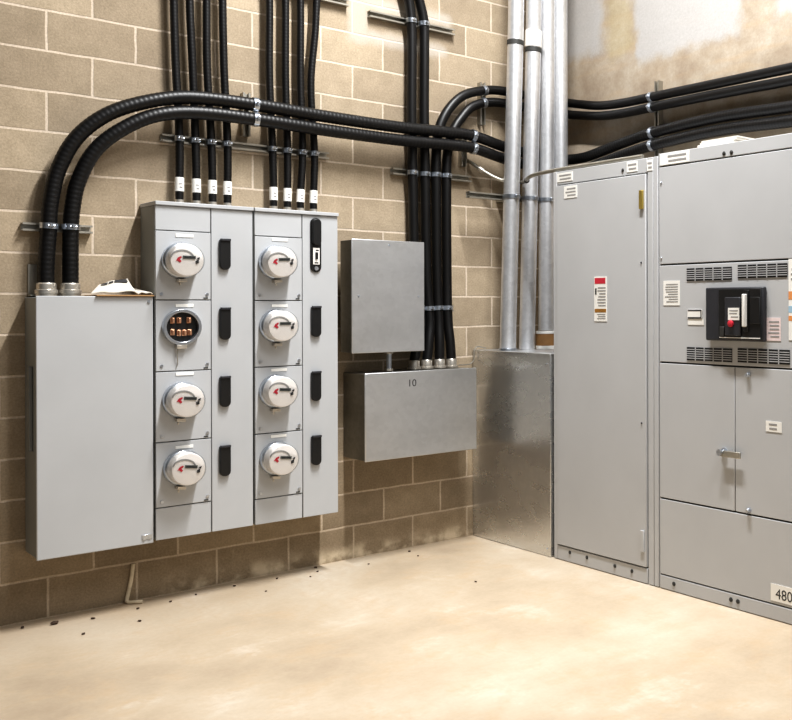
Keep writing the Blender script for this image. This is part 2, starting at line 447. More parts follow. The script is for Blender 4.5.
st2 = meter_stack(.929, 1.199, 1.414, CR, [(1.277, 1.756, 2.07, 1), (1.275, 1.383, 1.556, 0), (1.274, 1.014, 1.181, 0), (1.274, .645, .812, 0)],
                  'right grey meter stack filled with four round meters', [(1.069, 1.934), (1.067, 1.563), (1.063, 1.204), (1.06, .833)])
# the socket with no meter in it
sx, sz = .548, 1.452; f = FY-.0045
sk = MB().ring((sx, f, sz), (0, -1, 0), .078, .094, 0, .030, 36).build('meter_socket', 'zinc', st1, .002)
plabel(sk, 'empty round meter socket with exposed jaws')
MB().lathe((sx, f-.0005, sz), (0, -1, 0), [(.0775, 0), (.0775, .003)], 32).build('socket_cavity', 'blackp', sk)
for dx, dz in ((-.044, .036), (-.012, .036), (.036, .036), (-.044, -.026), (-.012, -.03), (.014, -.03), (.04, -.028)):
    MB().box(sx+dx-.006, sx+dx+.006, f-.026, f-.003, sz+dz-.012, sz+dz+.012).box(sx+dx-.011, sx+dx+.011, f-.010, f-.003, sz+dz-.016, sz+dz+.016).build('jaw', 'copper', sk, .002)
MB().box(sx-.03, sx+.022, f-.028, f-.0005, sz-.112, sz-.092).build('ring_latch', 'fit', sk, .003)
MB().tube([(sx-.02, f-.02, sz-.10), (sx-.024, f-.016, sz-.15), (sx-.018, f-.006, sz-.19), (sx-.026, f-.004, sz-.215)], .0022, .01, 6).build('seal_wire', 'strut', sk)

# ------------------------------------------------------------------ meters
def make_meter():
    t = thing('electricity_meter', 'meter', 'electricity meter', (0, 0, 0), 'round utility meters')
    MB().lathe((0, 0, 0), (0, -1, 0), [(.090, 0), (.094, .006), (.094, .022), (.090, .030), (.084, .0345)], 40).build('mounting_ring', 'zinc', t)
    MB().lathe((0, -.0345, 0), (0, -1, 0), [(.084, 0), (.085, .03), (.084, .058), (.080, .066), (.0, .0682)], 40, cap=False).build('meter_body', 'meterw', t)
    y = -.1030
    k = MB()
    k.prism([(-.024+.058*math.cos(a)*1., .012+.042*math.sin(a)) for a in [math.pi*i/12*.95+.1 for i in range(13)]]+[(-.024+.05*math.cos(a), .012+.034*math.sin(a)) for a in [math.pi*(12-i)/12*.95+.1 for i in range(13)]], XZ, y-.0012, y)
    k.build('face_print', 'ink', t, smooth=False)
    d = MB().box(-.022, .040, y-.004, y, .006, .022); d.slot(1).box(-.016, .036, y-.0046, y-.0041, .010, .018)
    d.build('display_window', ['lcd', 'inkd'], t, .001)
    r = MB().prism([(-.056, -.006), (-.046, .012), (-.030, .020), (-.028, .012), (-.038, .004), (-.028, -.006), (-.036, -.014), (-.048, -.004)], XZ, y-.0016, y)
    r.build('red_marking', 'red', t, smooth=False)
    MB().prism([(.040, -.004), (.054, .004), (.056, -.014), (.042, -.018)], XZ, y-.004, y).prism([(.046, .010), (.060, .018), (.058, .004)], XZ, y-.004, y).build('optical_port', 'inkd', t, smooth=False)
    MB().lathe((0, -.0345, 0), (0, -1, 0), [(.0875, 0), (.0878, .035), (.0865, .066), (.083, .074), (.074, .079), (.03, .0815), (0, .082)], 40, cap=False).build('glass_cover', 'glass', t)
    MB().box(-.022, .022, -.036, -.001, -.112, -.0965).cyl((-.008, -.018, -.112), (-.008, -.018, -.128), .005, 8).build('seal_tab', 'fit', t, .003)
    return t
mt = make_meter(); first = True
ML = [(.546, 1.800, 'round white meter at the top of the left stack, above the empty socket', .0),
      (.548, 1.071, 'round white meter just below the empty socket on the left stack', .1),
      (.551, .717, 'lowest round white meter on the left stack', .12),
      (1.042, 1.805, 'top round white meter on the right stack, beside the tall open breaker flap', -.05),
      (1.046, 1.451, 'second round white meter from the top on the right stack', .0),
      (1.043, 1.086, 'third round white meter from the top on the right stack', .08),
      (1.046, .710, 'lowest round white meter on the right stack', .12)]
for x, z, lab, rot in ML:
    o = mt if first else copy_tree(mt)
    first = False
    o.location = (x, FY-.0045, z); o['label'] = lab
    o.rotation_euler = (0, rot, 0)

# ------------------------------------------------------------------ galvanised boxes
ub = thing('junction_box', 'upper galvanised steel junction box with blank cover, right of the meters', 'junction box', (1.727, -.13, 1.28))
MB().box(1.489, 1.964, -.250, -.110, 1.284, 1.954).build('body', 'galv_shaded', ub, .003)
MB().box(1.486, 1.967, -.260, -.2505, 1.28, 1.959).build('cover', 'galv', ub, .003)
for x, z in ((1.53, 1.62), (1.925, 1.62), (1.727, 1.93)): MB().cyl((x, -.259, z), (x, -.2635, z), .006, 10).build('screw', 'zinc', ub)
for z in (1.40, 1.80): MB().box(1.56, 1.90, -.1095, -.001, z, z+.04).build('mounting_rail', 'strut', ub, .002)
lb = thing('junction_box', 'lower wide galvanised steel box marked 10 under the four black conduits', 'junction box', (1.944, -.14, .632))
MB().box(1.560, 2.329, -.270, -.002, .636, 1.155).build('body', 'galv_shaded', lb, .003)
MB().box(1.556, 2.332, -.283, -.2705, .632, 1.160).build('cover', 'galv', lb, .004)
plabel(lettering('10', .062, 'inkd', lb, (1.835, -.2833, 1.066), (1, 0, 0), (0, 0, 1)), 'number 10 written in dark marker')
nip = thing('conduit_nipple', 'short steel pipe joining the upper and lower galvanised boxes', 'pipe', (1.768, -.18, 1.158))
MB().cyl((1.768, -.18, 1.1605), (1.768, -.18, 1.2795), .0165, 16).build('pipe', 'zinc', nip)
for za, zb in ((1.1608, 1.176), (1.266, 1.2792)): MB().cyl((1.768, -.18, za), (1.768, -.18, zb), .026, 6).build('locknut', 'fit', nip, .002)

tr = thing('wiring_trough', 'tall galvanised steel trough standing on the floor in the corner', 'steel box', (2.88, -.43, 0))
MB().box(2.492, RW-.01, -.862, -.008, .004, 1.256).build('body', 'galv2', tr, .003)
MB().box(2.482, 2.4915, -.865, -.005, .002, 1.262).build('front_cover', 'galv2', tr, .003)
MB().box(2.4845, RW-.01, -.866, -.004, 1.2565, 1.2635).build('top_plate', 'galv', tr, .002)
for y, z in ((-.83, 1.2), (-.83, .05)): MB().cyl((2.483, y, z), (2.479, y, z), .005, 10).build('screw', 'zinc', tr)
wl = MB().tube([(2.34, -.06, 1.168), (2.43, -.05, 1.17), (2.462, -.05, 1.195), (2.466, -.05, 1.255), (2.49, -.05, 1.285), (2.56, -.05, 1.272)], .004, .01, 8).build('wire_loop', 'strut')
tag(wl, 'thin bent wire running from the lower steel box onto the trough top', 'wire')

# ------------------------------------------------------------------ struts and clamps
def c_profile(w=.041, d=.041, t=.004, lip=.010):
    h = w/2
    return [(-h, 0), (h, 0), (h, d), (h-lip, d), (h-lip, d-.006), (h-t, d-.006), (h-t, t), (-h+t, t), (-h+t, d-.006), (-h+lip, d-.006), (-h+lip, d), (-h, d)]
def strut(label, a, b, out, depth=.041):
    """channel from a to b on a wall, open face towards `out`"""
    a = Vector(a); b = Vector(b); out = Vector(out); ax = (b-a).normalized(); side = ax.cross(out)
    t = thing('strut_channel', label, 'metal bracket', (a+b)/2, 'steel strut channels on the walls')
    prof = c_profile(d=depth)
    n = len(prof); L = (b-a).length
    vs = [a+side*p+out*(q+.0005) for p, q in prof]+[b+side*p+out*(q+.0005) for p, q in prof]
    quads = [(0, 1, 6, 7), (1, 2, 5, 6), (2, 3, 4, 5), (0, 7, 8, 11), (8, 9, 10, 11)]
    fs = [(i, (i+1) % n, n+(i+1) % n, n+i) for i in range(n)]+list(quads)+[tuple(n+i for i in reversed(q)) for q in quads]
    MB().add(vs, fs).build('channel', 'strut', t)
    return t
def clamp(t, c, ax, r, out, base):
    """two-piece pipe strap round a conduit, its feet back to the strut"""
    c = Vector(c); ax = Vector(ax).normalized(); out = Vector(out)
    side = ax.cross(out).normalized()
    k = MB().ring(c-ax*.014, ax, r+.0006, r+.0044, 0, .028, 20)
    kl = k.build('pipe_clamp', 'zinc', t)
    e = c+out*(r+.004)
    bb = MB().lathe(e-ax*0, out, [(.011, 0), (.011, .010), (.007, .016)], 6)
    bb.cyl(e-side*.012, e+side*.016, .006, 8)
    bb.build('bolt', 'zinc', kl)
    return kl
OUT = Vector((0, -1, 0)); OUTR = Vector((-1, 0, 0))

# ------------------------------------------------------------------ thin flexible conduits (8)
TY = -.063
thin = []
TR = .021
TX = [  # x at z: 4.25, 3.22, 2.86, 2.44, 2.14
    (.56, .574, .583, .602, .601), (.65, .655, .669, .684, .688), (.74, .743, .745, .767, .772), (.82, .828, .835, .853, .852),
    (1.088, 1.088, 1.087, 1.104, 1.109), (1.184, 1.181, 1.180, 1.191, 1.190), (1.276, 1.270, 1.269, 1.280, 1.267), (1.40, 1.362, 1.332, 1.353, 1.346)]
order = ['leftmost', 'second', 'third', 'rightmost']
cat_c = 'conduit'
for i, xs in enumerate(TX):
    side = 'left' if i < 4 else 'right'
    w = order[i % 4]
    lab = (f'{w} thin black conduit rising from the {side} meter stack' if w in ('leftmost', 'rightmost') else f'{w} thin black conduit from the left rising from the {side} meter stack')
    pts = [(xs[4], TY, 2.128), (xs[4], TY, 2.2), (xs[3], TY, 2.455), (xs[2], TY, 2.88), (xs[1], TY, 3.24), (xs[0], TY, 4.25)]
    t = thing('flexible_conduit', lab, cat_c, (xs[4], TY, 2.107), f'thin conduits above the {side} meter stack')
    MB().tube(pts, TR, seg=12, ribs=.020).build('tube', 'black', t)
    MB().lathe((xs[4], TY, 2.1075), (0, 0, 1), [(.027, 0), (.027, .008), (.022, .010), (.022, .030)], 14).build('connector', 'fit', t)
    z = 2.215 if i < 4 else 2.205
    p, tn = at_path(pts, 2, z)
    g = MB().lathe(p-tn*.036, tn, [(.0218, 0), (.0226, .001), (.0226, .074), (.0218, .075)], 16, cap=False)
    g.slot(1).box(p.x-.006, p.x+.008, TY-.0234, TY-.0226, z-.016, z-.008).box(p.x-.008, p.x+.006, TY-.0234, TY-.0226, z+.004, z+.010)
    plabel(g.build('cable_tag', ['paper', 'ink'], t), 'white wrap-around cable tag')
    thin.append(pts)
s1 = strut('long horizontal strut behind the eight thin conduits above the meters', (.524, 0, 2.468), (1.455, 0, 2.468), OUT)
for pts in thin:
    p, tn = at_path(pts, 2, 2.468); clamp(s1, p, tn, TR, OUT, 0)
s1b = strut('strut end near the top of the picture, right of the thin conduits', (1.02, 0, 3.42), (1.585, 0, 3.42), OUT)
for pts in thin[4:]:
    p, tn = at_path(pts, 2, 3.42); clamp(s1b, p, tn, TR, OUT, 0)

# ------------------------------------------------------------------ large cables
CRD = .0368
AU = [(-.022, -.080, 1.63), (-.022, -.080, 1.75), (-.012, -.080, 1.93), (-.004, -.083, 2.07), (.028, -.09, 2.24), (.105, -.115, 2.41), (.238, -.14, 2.541), (.424, -.152, 2.630), (.62, -.152, 2.680),
      (.968, -.152, 2.690), (1.40, -.15, 2.680), (1.855, -.15, 2.678), (2.20, -.15, 2.690), (2.395, -.15, 2.690), (2.64, -.15, 2.645), (2.90, -.145, 2.615), (3.08, -.15, 2.608), (3.17, -.21, 2.607), (3.197, -.34, 2.612), (3.2, -.5, 2.632), (3.2, -.75, 2.668), (3.2, -1.03, 2.699), (3.2, -1.64, 2.722), (3.2, -2.2, 2.706), (3.2, -3.3, 2.69)]
AL = [(.082, -.080, 1.63), (.082, -.080, 1.75), (.084, -.080, 1.93), (.088, -.083, 2.03), (.112, -.09, 2.18), (.180, -.115, 2.345), (.288, -.14, 2.461), (.448, -.152, 2.558), (.646, -.152, 2.602),
      (.968, -.152, 2.609), (1.40, -.15, 2.600), (1.855, -.15, 2.598), (2.20, -.15, 2.609), (2.395, -.15, 2.609), (2.64, -.15, 2.564), (2.90, -.145, 2.535), (3.08, -.15, 2.53), (3.17, -.21, 2.527), (3.197, -.34, 2.532), (3.2, -.5, 2.552), (3.2, -.75, 2.587), (3.2, -1.03, 2.618), (3.2, -1.64, 2.641), (3.2, -2.2, 2.624), (3.2, -3.3, 2.61)]
def cable(name, label, group, pts, r, ribs, start_fit=True, mat='black', seg=16):
    t = thing(name, label, 'conduit', (pts[0][0], pts[0][1], pts[0][2]-.03), group)
    MB().tube(pts, r, seg=seg, ribs=ribs).build('tube', mat, t)
    return t
for pts, lab in ((AU, 'upper of two big corrugated black conduits arching from the left cabinet'), (AL, 'lower of two big corrugated black conduits arching from the left cabinet')):
    t = cable('flexible_conduit', lab, 'big conduits from the left cabinet', pts, CRD, .024)
    x, y = pts[0][0], pts[0][1]
    MB().lathe((x, y, 1.6125), (0, 0, 1), [(.046, 0), (.046, .012), (.050, .013), (.050, .030), (.043, .034), (.043, .060), (.038, .066), (.0365, .066)], 20).build('connector', 'fit', t)
s2 = strut('short strut behind the two big conduits above the left cabinet', (-.112, 0, 1.955), (.192, 0, 1.955), OUT)
for pts in (AU, AL):
    p, tn = at_path(pts[:8], 2, 1.955); clamp(s2, p, tn, CRD, OUT, 0)
s3 = strut('upright strut between the two groups of thin conduits', (.968, 0, 2.53), (.968, 0, 2.775), OUT)
s4 = strut('upright strut left of the silver pipes under the big conduit clamps', (2.398, 0, 2.50), (2.398, 0, 2.735), OUT)
for s, x in ((s3, .968), (s4, 2.395)):
    for pts in (AU, AL):
        p, tn = at_path(pts, 0, x); clamp(s, p, tn, CRD, OUT, 0)
        MB().box(x-.012, x+.012, p.y+CRD+.001, -.042, p.z-.012, p.z+.012).build('standoff', 'strut', s)
s5 = strut('upright strut on the bare right wall above the switchgear', (RW, -1.03, 2.53), (RW, -1.03, 3.05), OUTR)

QY = -.076; QR = .031
Q1 = [(1.975, -.12, 1.20), (2.005, -.105, 1.32), (2.045, -.085, 1.45), (2.01, QY, 1.75), (1.993, QY, 2.40), (1.987, QY, 2.81), (1.990, QY, 3.25), (1.985, QY, 3.40), (1.965, QY, 3.52), (1.90, QY, 3.72), (1.80, QY, 3.95), (1.75, QY, 4.25)]
Q2 = [(2.065, -.12, 1.20), (2.085, -.11, 1.32), (2.107, -.09, 1.46), (2.092, QY, 1.75), (2.083, QY, 2.40), (2.077, QY, 2.81), (2.080, QY, 3.25), (2.076, QY, 3.40), (2.04, QY, 3.54), (1.97, QY, 3.74), (1.89, QY, 3.96), (1.84, QY, 4.25)]
Q3 = [(2.158, -.12, 1.20), (2.164, -.11, 1.32), (2.172, -.09, 1.46), (2.168, QY, 1.75), (2.163, QY, 2.40), (2.166, QY, 2.58), (2.190, QY, 2.73), (2.262, QY, 2.862), (2.372, QY, 2.965), (2.53, QY, 3.022), (2.66, QY, 3.042), (2.95, QY, 3.04), (3.10, -.085, 3.035), (3.172, -.14, 3.025), (3.2, -.26, 3.0), (3.2, -.5, 2.955), (3.2, -.75, 2.938), (3.2, -1.03, 2.936), (3.2, -1.64, 2.932), (3.2, -2.2, 2.930), (3.2, -3.3, 2.93)]
Q4 = [(2.246, -.12, 1.20), (2.244, -.11, 1.32), (2.240, -.09, 1.46), (2.242, QY, 1.75), (2.241, QY, 2.40), (2.250, QY, 2.58), (2.292, QY, 2.72), (2.356, QY, 2.815), (2.43, QY, 2.893), (2.53, QY, 2.938), (2.66, QY, 2.958), (2.95, QY, 2.958), (3.10, -.085, 2.952), (3.172, -.14, 2.942), (3.2, -.26, 2.92), (3.2, -.5, 2.883), (3.2, -.75, 2.868), (3.2, -1.03, 2.869), (3.2, -1.64, 2.866), (3.2, -2.2, 2.858), (3.2, -3.3, 2.85)]
for pts, lab in ((Q1, 'leftmost of four black conduits above the lower steel box, running up the wall'), (Q2, 'second black conduit from the left above the lower steel box, running up the wall'),
                 (Q3, 'upper black conduit bending right from the four uprights, highest cable on the right wall'), (Q4, 'black conduit bending right below the highest cable on the right wall')):
    t = cable('flexible_conduit', lab, 'black conduits above the lower steel box', pts, QR, None)
    x, y = pts[0][0], pts[0][1]
    MB().lathe((x, y, 1.1605), (0, 0, 1), [(.042, 0), (.042, .012), (.034, .014), (.034, .050), (.030, .056)], 18).build('connector', 'fit', t)
s6 = strut('strut across the four black conduits, above the upper steel box', (1.877, 0, 2.418), (2.456, 0, 2.418), OUT)
for pts in (Q1, Q2, Q3, Q4):
    p, tn = at_path(pts, 2, 2.418); clamp(s6, p, tn, QR, OUT, 0)
s7 = strut('short strut behind the black conduits, right of the upper steel box', (2.04, 0, 1.545), (2.315, 0, 1.545), OUT)
for pts in (Q1, Q2, Q3, Q4):
    p, tn = at_path(pts[:6], 2, 1.545); clamp(s7, p, tn, QR, OUT, 0)
s8 = strut('high strut near the top of the picture holding two black conduits', (1.723, 0, 3.385), (2.330, 0, 3.385), OUT)
for pts in (Q1, Q2):
    p, tn = at_path(pts, 2, 3.385); clamp(s8, p, tn, QR, OUT, 0)
s9 = strut('upright strut left of the silver pipes under the two bending conduits', (2.548, 0, 2.80), (2.548, 0, 3.085), OUT)
for pts in (Q3, Q4):
    p, tn = at_path(pts, 0, 2.53); clamp(s9, p, tn, QR, OUT, 0)
for pts, r in ((AU, CRD), (AL, CRD), (Q3, QR), (Q4, QR)):
    P = [q for q in pts if q[0] > 3.19]
    p, tn = at_path(P, 1, -1.03); clamp(s5, p, tn, r, OUTR, 0)

# ------------------------------------------------------------------ silver pipes
PY = -.272; PR = .0535
PX = [(2.582, 2.656), (2.738, 2.803), (2.900, 2.918), (3.03, 3.028)]
names = ['first silver pipe from the left, rising from the corner trough', 'second silver pipe from the left, with a pale coupling high up',
         'third silver pipe from the left, ending in a brown fitting on the trough', 'fourth silver pipe, rightmost, next to the bare right wall']
for i, (xb, xt) in enumerate(PX):
    z0 = 1.264 if i != 2 else 1.39
    t = thing('steel_pipe', names[i], 'pipe', (xb, PY, z0), 'silver steel pipes in the corner')
    X = lambda z: xb+(xt-xb)*(z-1.264)/(3.5-1.264)
    a, b = Vector((X(z0), PY, z0)), Vector((X(3.5), PY, 3.5)); d = (b-a).normalized()
    MB().tube([a, a.lerp(b, .33), a.lerp(b, .66), b, (b.x+.002, PY, 3.9), (b.x+.002, PY, 4.4)], PR, .06, 36).build('tube', 'pipe', t)
    pt = lambda z: a+d*((z-z0)/d.z)
    if i == 0:
        MB().lathe(pt(3.312), d, [(PR+.0005, 0), (PR+.003, .002), (PR+.003, .032), (PR+.0005, .034)], 36, cap=False).build('joint_band', 'gap', t)
        MB().lathe(pt(1.2642), d, [(PR+.0005, 0), (PR+.006, .001), (PR+.006, .012), (PR+.0005, .014)], 36, cap=False).build('base_ring', 'zinc', t)
    if i == 1:
        MB().lathe(pt(3.325), d, [(PR+.0005, 0), (PR+.005, .002), (PR+.005, .115), (PR+.0005, .117)], 36, cap=False).build('coupling', 'white', t)
        MB().lathe(pt(3.290), d, [(PR+.0005, 0), (PR+.004, .002), (PR+.004, .030), (PR+.0005, .032)], 36, cap=False).build('joint_band', 'gap', t)
    if i == 2:
        MB().lathe((xb, PY, 1.2645), (0, 0, 1), [(.068, .022), (.068, .104)], 30).build('lower_fitting', 'brown', t, .002)
        MB().lathe((xb, PY, 1.2645), (0, 0, 1), [(.071, 0), (.071, .022)], 30).lathe((xb, PY, 1.2645), (0, 0, 1), [(.071, .104), (.071, .122)], 30).build('bushing', 'white', t, .002)
s10 = strut('strut across the silver pipes, level with the switchgear top', (2.33, -.165, 2.292), (3.10, -.165, 2.292), OUT)
for x in (2.70, 2.98): MB().box(x-.02, x+.02, -.165, -.001, 2.28, 2.304).build('standoff', 'strut', s10)
for xb, xt in PX:
    X = xb+(xt-xb)*(2.292-1.264)/2.236
    kl = MB().ring((X, PY, 2.279), (0, 0, 1), PR+.0008, PR+.006, 0, .026, 30).build('pipe_clamp', 'zinc', s10)
    MB().box(X-.014, X+.014, PY-PR-.024, PY-PR-.006, 2.281, 2.303).build('bolt', 'zinc', kl, .002)
# thin metal conduit: comes off the wall, behind the first pipe and along the switchgear top edge
fc = thing('flexible_conduit', 'thin silver conduit from the wall running along the switchgear top edge', 'conduit', (2.43, -.03, 2.55))
FP = [(2.432, -.004, 2.545), (2.44, -.05, 2.53), (2.49, -.10, 2.48), (2.58, -.165, 2.42), (2.655, -.212, 2.398), (2.694, -.275, 2.396), (2.665, -.37, 2.394), (2.58, -.5, 2.391), (2.525, -.62, 2.392), (2.503, -.75, 2.395), (2.503, -.892, 2.3985), (2.503, -1.3, 2.3995), (2.503, -1.69, 2.3995)]
MB().tube(FP, .0125, .015, 12).build('tube', 'strut', fc)
p, tn = at_path(FP, 1, -.10)
MB().lathe(p-tn*.02, tn, [(.0127, 0), (.019, .002), (.019, .036), (.0127, .038)], 14, cap=False).build('coupling', 'fit', fc)
p, tn = at_path(FP, 1, -.40)
MB().lathe(p-tn*.03, tn, [(.0127, 0), (.018, .002), (.018, .058), (.0127, .06)], 14, cap=False).build('coupling', 'gap', fc)

# ------------------------------------------------------------------ switchgear
FX = 2.487
YZ = lambda a, b, d: (d, a, b)
def plate(t, name, y0, y1, z0, z1, mat='cab', x0=FX, th=.016, bev=.0025): return MB().box(x0, x0+th, y0, y1, z0, z1).build(name, mat, t, bev)
def sticker(t, y0, y1, z0, z1, lines=(), mats=('paper', 'ink'), x=FX, name='sticker', label=None):
    """thin sheet with coloured bars: lines = (slot, y-frac0, y-frac1, z-frac0, z-frac1), y-frac runs away from the corner"""
    k = MB().box(x-.0022, x-.0004, y0, y1, z0, z1)
    w = y1-y0; h = z1-z0
    for s, a, b, c, d in lines:
        k.slot(s).box(x-.0030, x-.00225, y0+w*a, y0+w*b, z0+h*c, z0+h*d)
    o = k.build(name, list(mats), t, smooth=False)
    if label: plabel(o, label)
    return o
def texty(n, slot=1, a=.1, b=.9, z0=.1, z1=.9):
    out = []
    for i in range(n):
        z = z0+(z1-z0)*(i+.5)/n; hh = (z1-z0)/n*.22
        out.append((slot, a, b-random.uniform(0, .3)*(b-a), z-hh, z+hh))
    return out
def screw(t, pts, r=.007, mat='zinc', x=FX, name='screw'):
    for y, z in pts: MB().lathe((x, y, z), (-1, 0, 0), [(r, -.001), (r, .003), (r*.6, .006)], 10).build(name, mat, t)

g1 = thing('switchgear_cabinet', 'narrow grey switchgear cabinet with one tall door, next to the corner trough', 'switchgear cabinet', (2.87, -1.36, 0), 'grey switchgear cabinets along the right wall')
MB().box(2.508, RW-.008, -1.829, -.898, .01, 2.376).build('carcass', 'gap', g1)
MB().box(2.506, RW-.008, -1.829, -.898, 2.3765, 2.386).build('top_plate', 'cab', g1, .002)
MB().box(2.515, RW-.01, -.8975, -.894, .01, 2.376).build('side_panel', 'cab', g1)
plate(g1, 'left_post', -.928, -.894, .004, 2.384)
plate(g1, 'right_post', -1.790, -1.746, .004, 2.384)
plate(g1, 'corner_post', -1.8285, -1.794, .004, 2.384)
plate(g1, 'top_rail', -1.740, -.930, 2.303, 2.384)
d1 = plate(g1, 'door', -1.735, -.932, .096, 2.296, x0=FX-.006, th=.024, bev=.003)
plate(g1, 'kick_plate', -1.738, -.930, .004, .088)
screw(g1, [(-1.049, .062), (-1.211, .06), (-1.463, .055), (-1.609, .052)], .011, 'gap', name='bolt')
screw(g1, [(-1.70, 1.80), (-1.70, .9)], .005, 'inkd', FX-.006)
screw(g1, [(-1.54, 2.335)], .010, 'gap')
MB().box(FX-.020, FX-.0065, -1.722, -1.694, 2.10, 2.205).cyl((FX-.012, -1.708, 2.10), (FX-.012, -1.708, 2.205), .009, 10).build('hinge', 'brass', d1, .002)
MB().box(FX-.016, FX-.0065, -1.722, -1.694, .18, .30).build('hinge', 'cab', d1, .002)
DX = FX-.006
sticker(g1, -1.085, -.935, 2.318, 2.372, texty(2), label='white sticker at the left of the top rail')
sticker(d1, -1.134, -1.01, 2.212, 2.285, texty(3), x=DX, label='white sticker at the door top left corner')
sticker(g1, -1.665, -1.575, 2.318, 2.376, texty(2), label='white sticker at the right of the top rail')
sticker(g1, -1.788, -1.744, 2.31, 2.37, texty(2), label='white sticker on the post')
sticker(d1, -1.405, -1.292, 1.468, 1.730, [(2, .1, .95, .84, .97), (3, .05, .95, .2, .28)]+texty(7, 1, .08, .75, .32, .78)+[(4, .8, .92, .6, .74)]+texty(3, 1, .1, .9, .04, .18),
        ('paper', 'ink', 'red', 'gold', 'inkd'), x=DX, label='warning sticker with red header and ochre band')

Y0, Y1 = -1.836, -2.972
g2 = thing('switchgear_cabinet', 'wide grey switchgear cabinet with black breaker and vents, right edge of the picture', 'switchgear cabinet', (2.87, -2.40, 0), 'grey switchgear cabinets along the right wall')
MB().box(2.508, RW-.008, Y1+.003, Y0-.003, .01, 2.376).build('carcass', 'gap', g2)
MB().box(2.506, RW-.008, Y1+.003, Y0-.003, 2.3765, 2.396).build('top_plate', 'cab', g2, .002)
plate(g2, 'top_rail', Y1, Y0, 2.326, 2.396)
up = plate(g2, 'upper_panel', Y1, Y0-.004, 1.787, 2.319)
bp = plate(g2, 'breaker_panel', Y1, Y0-.004, 1.251, 1.778)
dl = plate(g2, 'door', -2.394, Y0-.004, .504, 1.242)
dr = plate(g2, 'door', Y1, -2.400, .504, 1.242)
lp = plate(g2, 'lower_panel', Y1, Y0-.004, .083, .495)
plate(g2, 'kick_plate', Y1, Y0-.002, .004, .076)
plate(g2, 'left_post', Y0-.002, Y0+.004, .004, 2.39, x0=FX+.006, th=.012)
screw(g2, [(-2.326, 2.345), (-2.378, 2.345)], .011, 'gap', name='bolt')
screw(g2, [(-1.949, .045), (-2.367, .045), (-2.415, .045)], .012, 'gap', name='bolt')
screw(up, [(-1.856, 2.235), (-1.856, 1.822)], .006)
for (y0, y1), zz in [((-2.379, -2.054), (1.690, 1.757)), ((-2.744, -2.421), (1.696, 1.764)), ((-2.379, -2.054), (1.266, 1.336)), ((-2.758, -2.419), (1.268, 1.340))]:
    vg = MB().box(FX-.003, FX-.0003, y0, y1, zz[0], zz[1]).build('vent_grille', 'blackp', bp)
    k = MB()
    for i in range(1, 6):
        z = zz[0]+(zz[1]-zz[0])*i/6; k.box(FX-.0050, FX-.0031, y0, y1, z-.0019, z+.0019)
    for i in range(1, 5):
        y = y0+(y1-y0)*i/5; k.box(FX-.0050, FX-.0031, y-.0030, y+.0030, zz[0], zz[1])
    k.build('grille_bars', 'cab', vg)
# circuit breaker in the middle panel
cb = MB().box(FX-.034, FX-.0005, -2.614, -2.222, 1.377, 1.651).build('circuit_breaker', 'charcoal', bp, .007)
plabel(cb, 'black moulded circuit breaker with white operating handle')
fx = FX-.034
MB().box(fx-.006, fx-.0005, -2.606, -2.320, 1.386, 1.642).build('face_plate', 'blackp', cb, .003)
MB().box(fx-.016, fx-.0062, -2.478, -2.372, 1.405, 1.60).build('switch_block', 'charcoal', cb, .004)
k = MB().box(fx-.0185, fx-.0164, -2.474, -2.398, 1.484, 1.546)
for a, b, c in ((-2.466, -2.408, 1.532), (-2.46, -2.408, 1.518), (-2.466, -2.418, 1.500)): k.slot(1).box(fx-.0192, fx-.0186, a, b, c-.003, c+.003)
k.build('rating_label', ['paper', 'ink'], cb)
MB().lathe((fx-.0165, -2.418, 1.466), (-1, 0, 0), [(.017, 0), (.017, .010), (.012, .013)], 16).build('trip_button', 'red', cb)
MB().box(fx-.0165, fx-.0062, -2.366, -2.338, 1.40, 1.45).build('indicator', 'gap', cb, .002)
MB().box(fx-.012, fx-.0062, -2.529, -2.498, 1.425, 1.635).build('handle_slot', 'blackp', cb, .002)
MB().box(fx-.036, fx-.0122, -2.523, -2.505, 1.451, 1.615).build('operating_handle', 'white', cb, .004)
MB().box(fx-.012, fx-.0062, -2.602, -2.538, 1.465, 1.60).build('side_cover', 'blackp', cb, .004)
MB().box(fx-.010, fx-.0062, -2.603, -2.33, 1.392, 1.3965).build('trim_line', 'white', cb)
sticker(bp, -2.0, -1.873, 1.560, 1.694, texty(8), label='white sticker with a table on the breaker panel')
k = MB().box(FX-.0045, FX-.0005, -2.168, -2.061, 1.490, 1.537); k.slot(1).box(FX-.0052, FX-.0046, -2.165, -2.064, 1.529, 1.536).box(FX-.0052, FX-.0046, -2.165, -2.064, 1.490, 1.497).box(FX-.0052, FX-.0046, -2.165, -2.158, 1.49, 1.536)
k.build('name_plate', ['paper', 'inkd'], bp)
sticker(bp, -2.180, -2.061, 1.456, 1.487, [], label='white strip under the name plate')
sticker(bp, -2.702, -2.610, 1.383, 1.497, texty(5), ('pink', 'ink'), label='pale pink sticker right of the breaker')
sticker(bp, -2.885, -2.752, 1.388, 1.784, [(2, .0, 1, .24, .30), (3, .0, 1, .34, .42), (2, .0, 1, .50, .60)]+texty(5, 1, .1, .9, .66, .96)+texty(3, 1, .1, .9, .03, .2),
        ('paper', 'ink', 'orange', 'blue'), label='tall white warning sticker with orange and blue bands')
sticker(dr, -2.707, -2.605, .932, .984, texty(2, 1, .3, .85), label='small white sticker on the right door')
sg = sticker(lp, -2.94, -2.634, .098, .182, [], ('paper', 'ink'), label='white voltage sign at the bottom right')
lettering('480 V', .072, 'inkd', sg, (FX-.0024, -2.665, .112), (0, -1, 0), (0, 0, 1))
lt = MB().lathe((FX-.0005, -2.325, .802), (-1, 0, 0), [(.020, 0), (.020, .012), (.013, .014), (.013, .036), (.017, .038), (.017, .046)], 16).build('latch', 'zinc', dl)
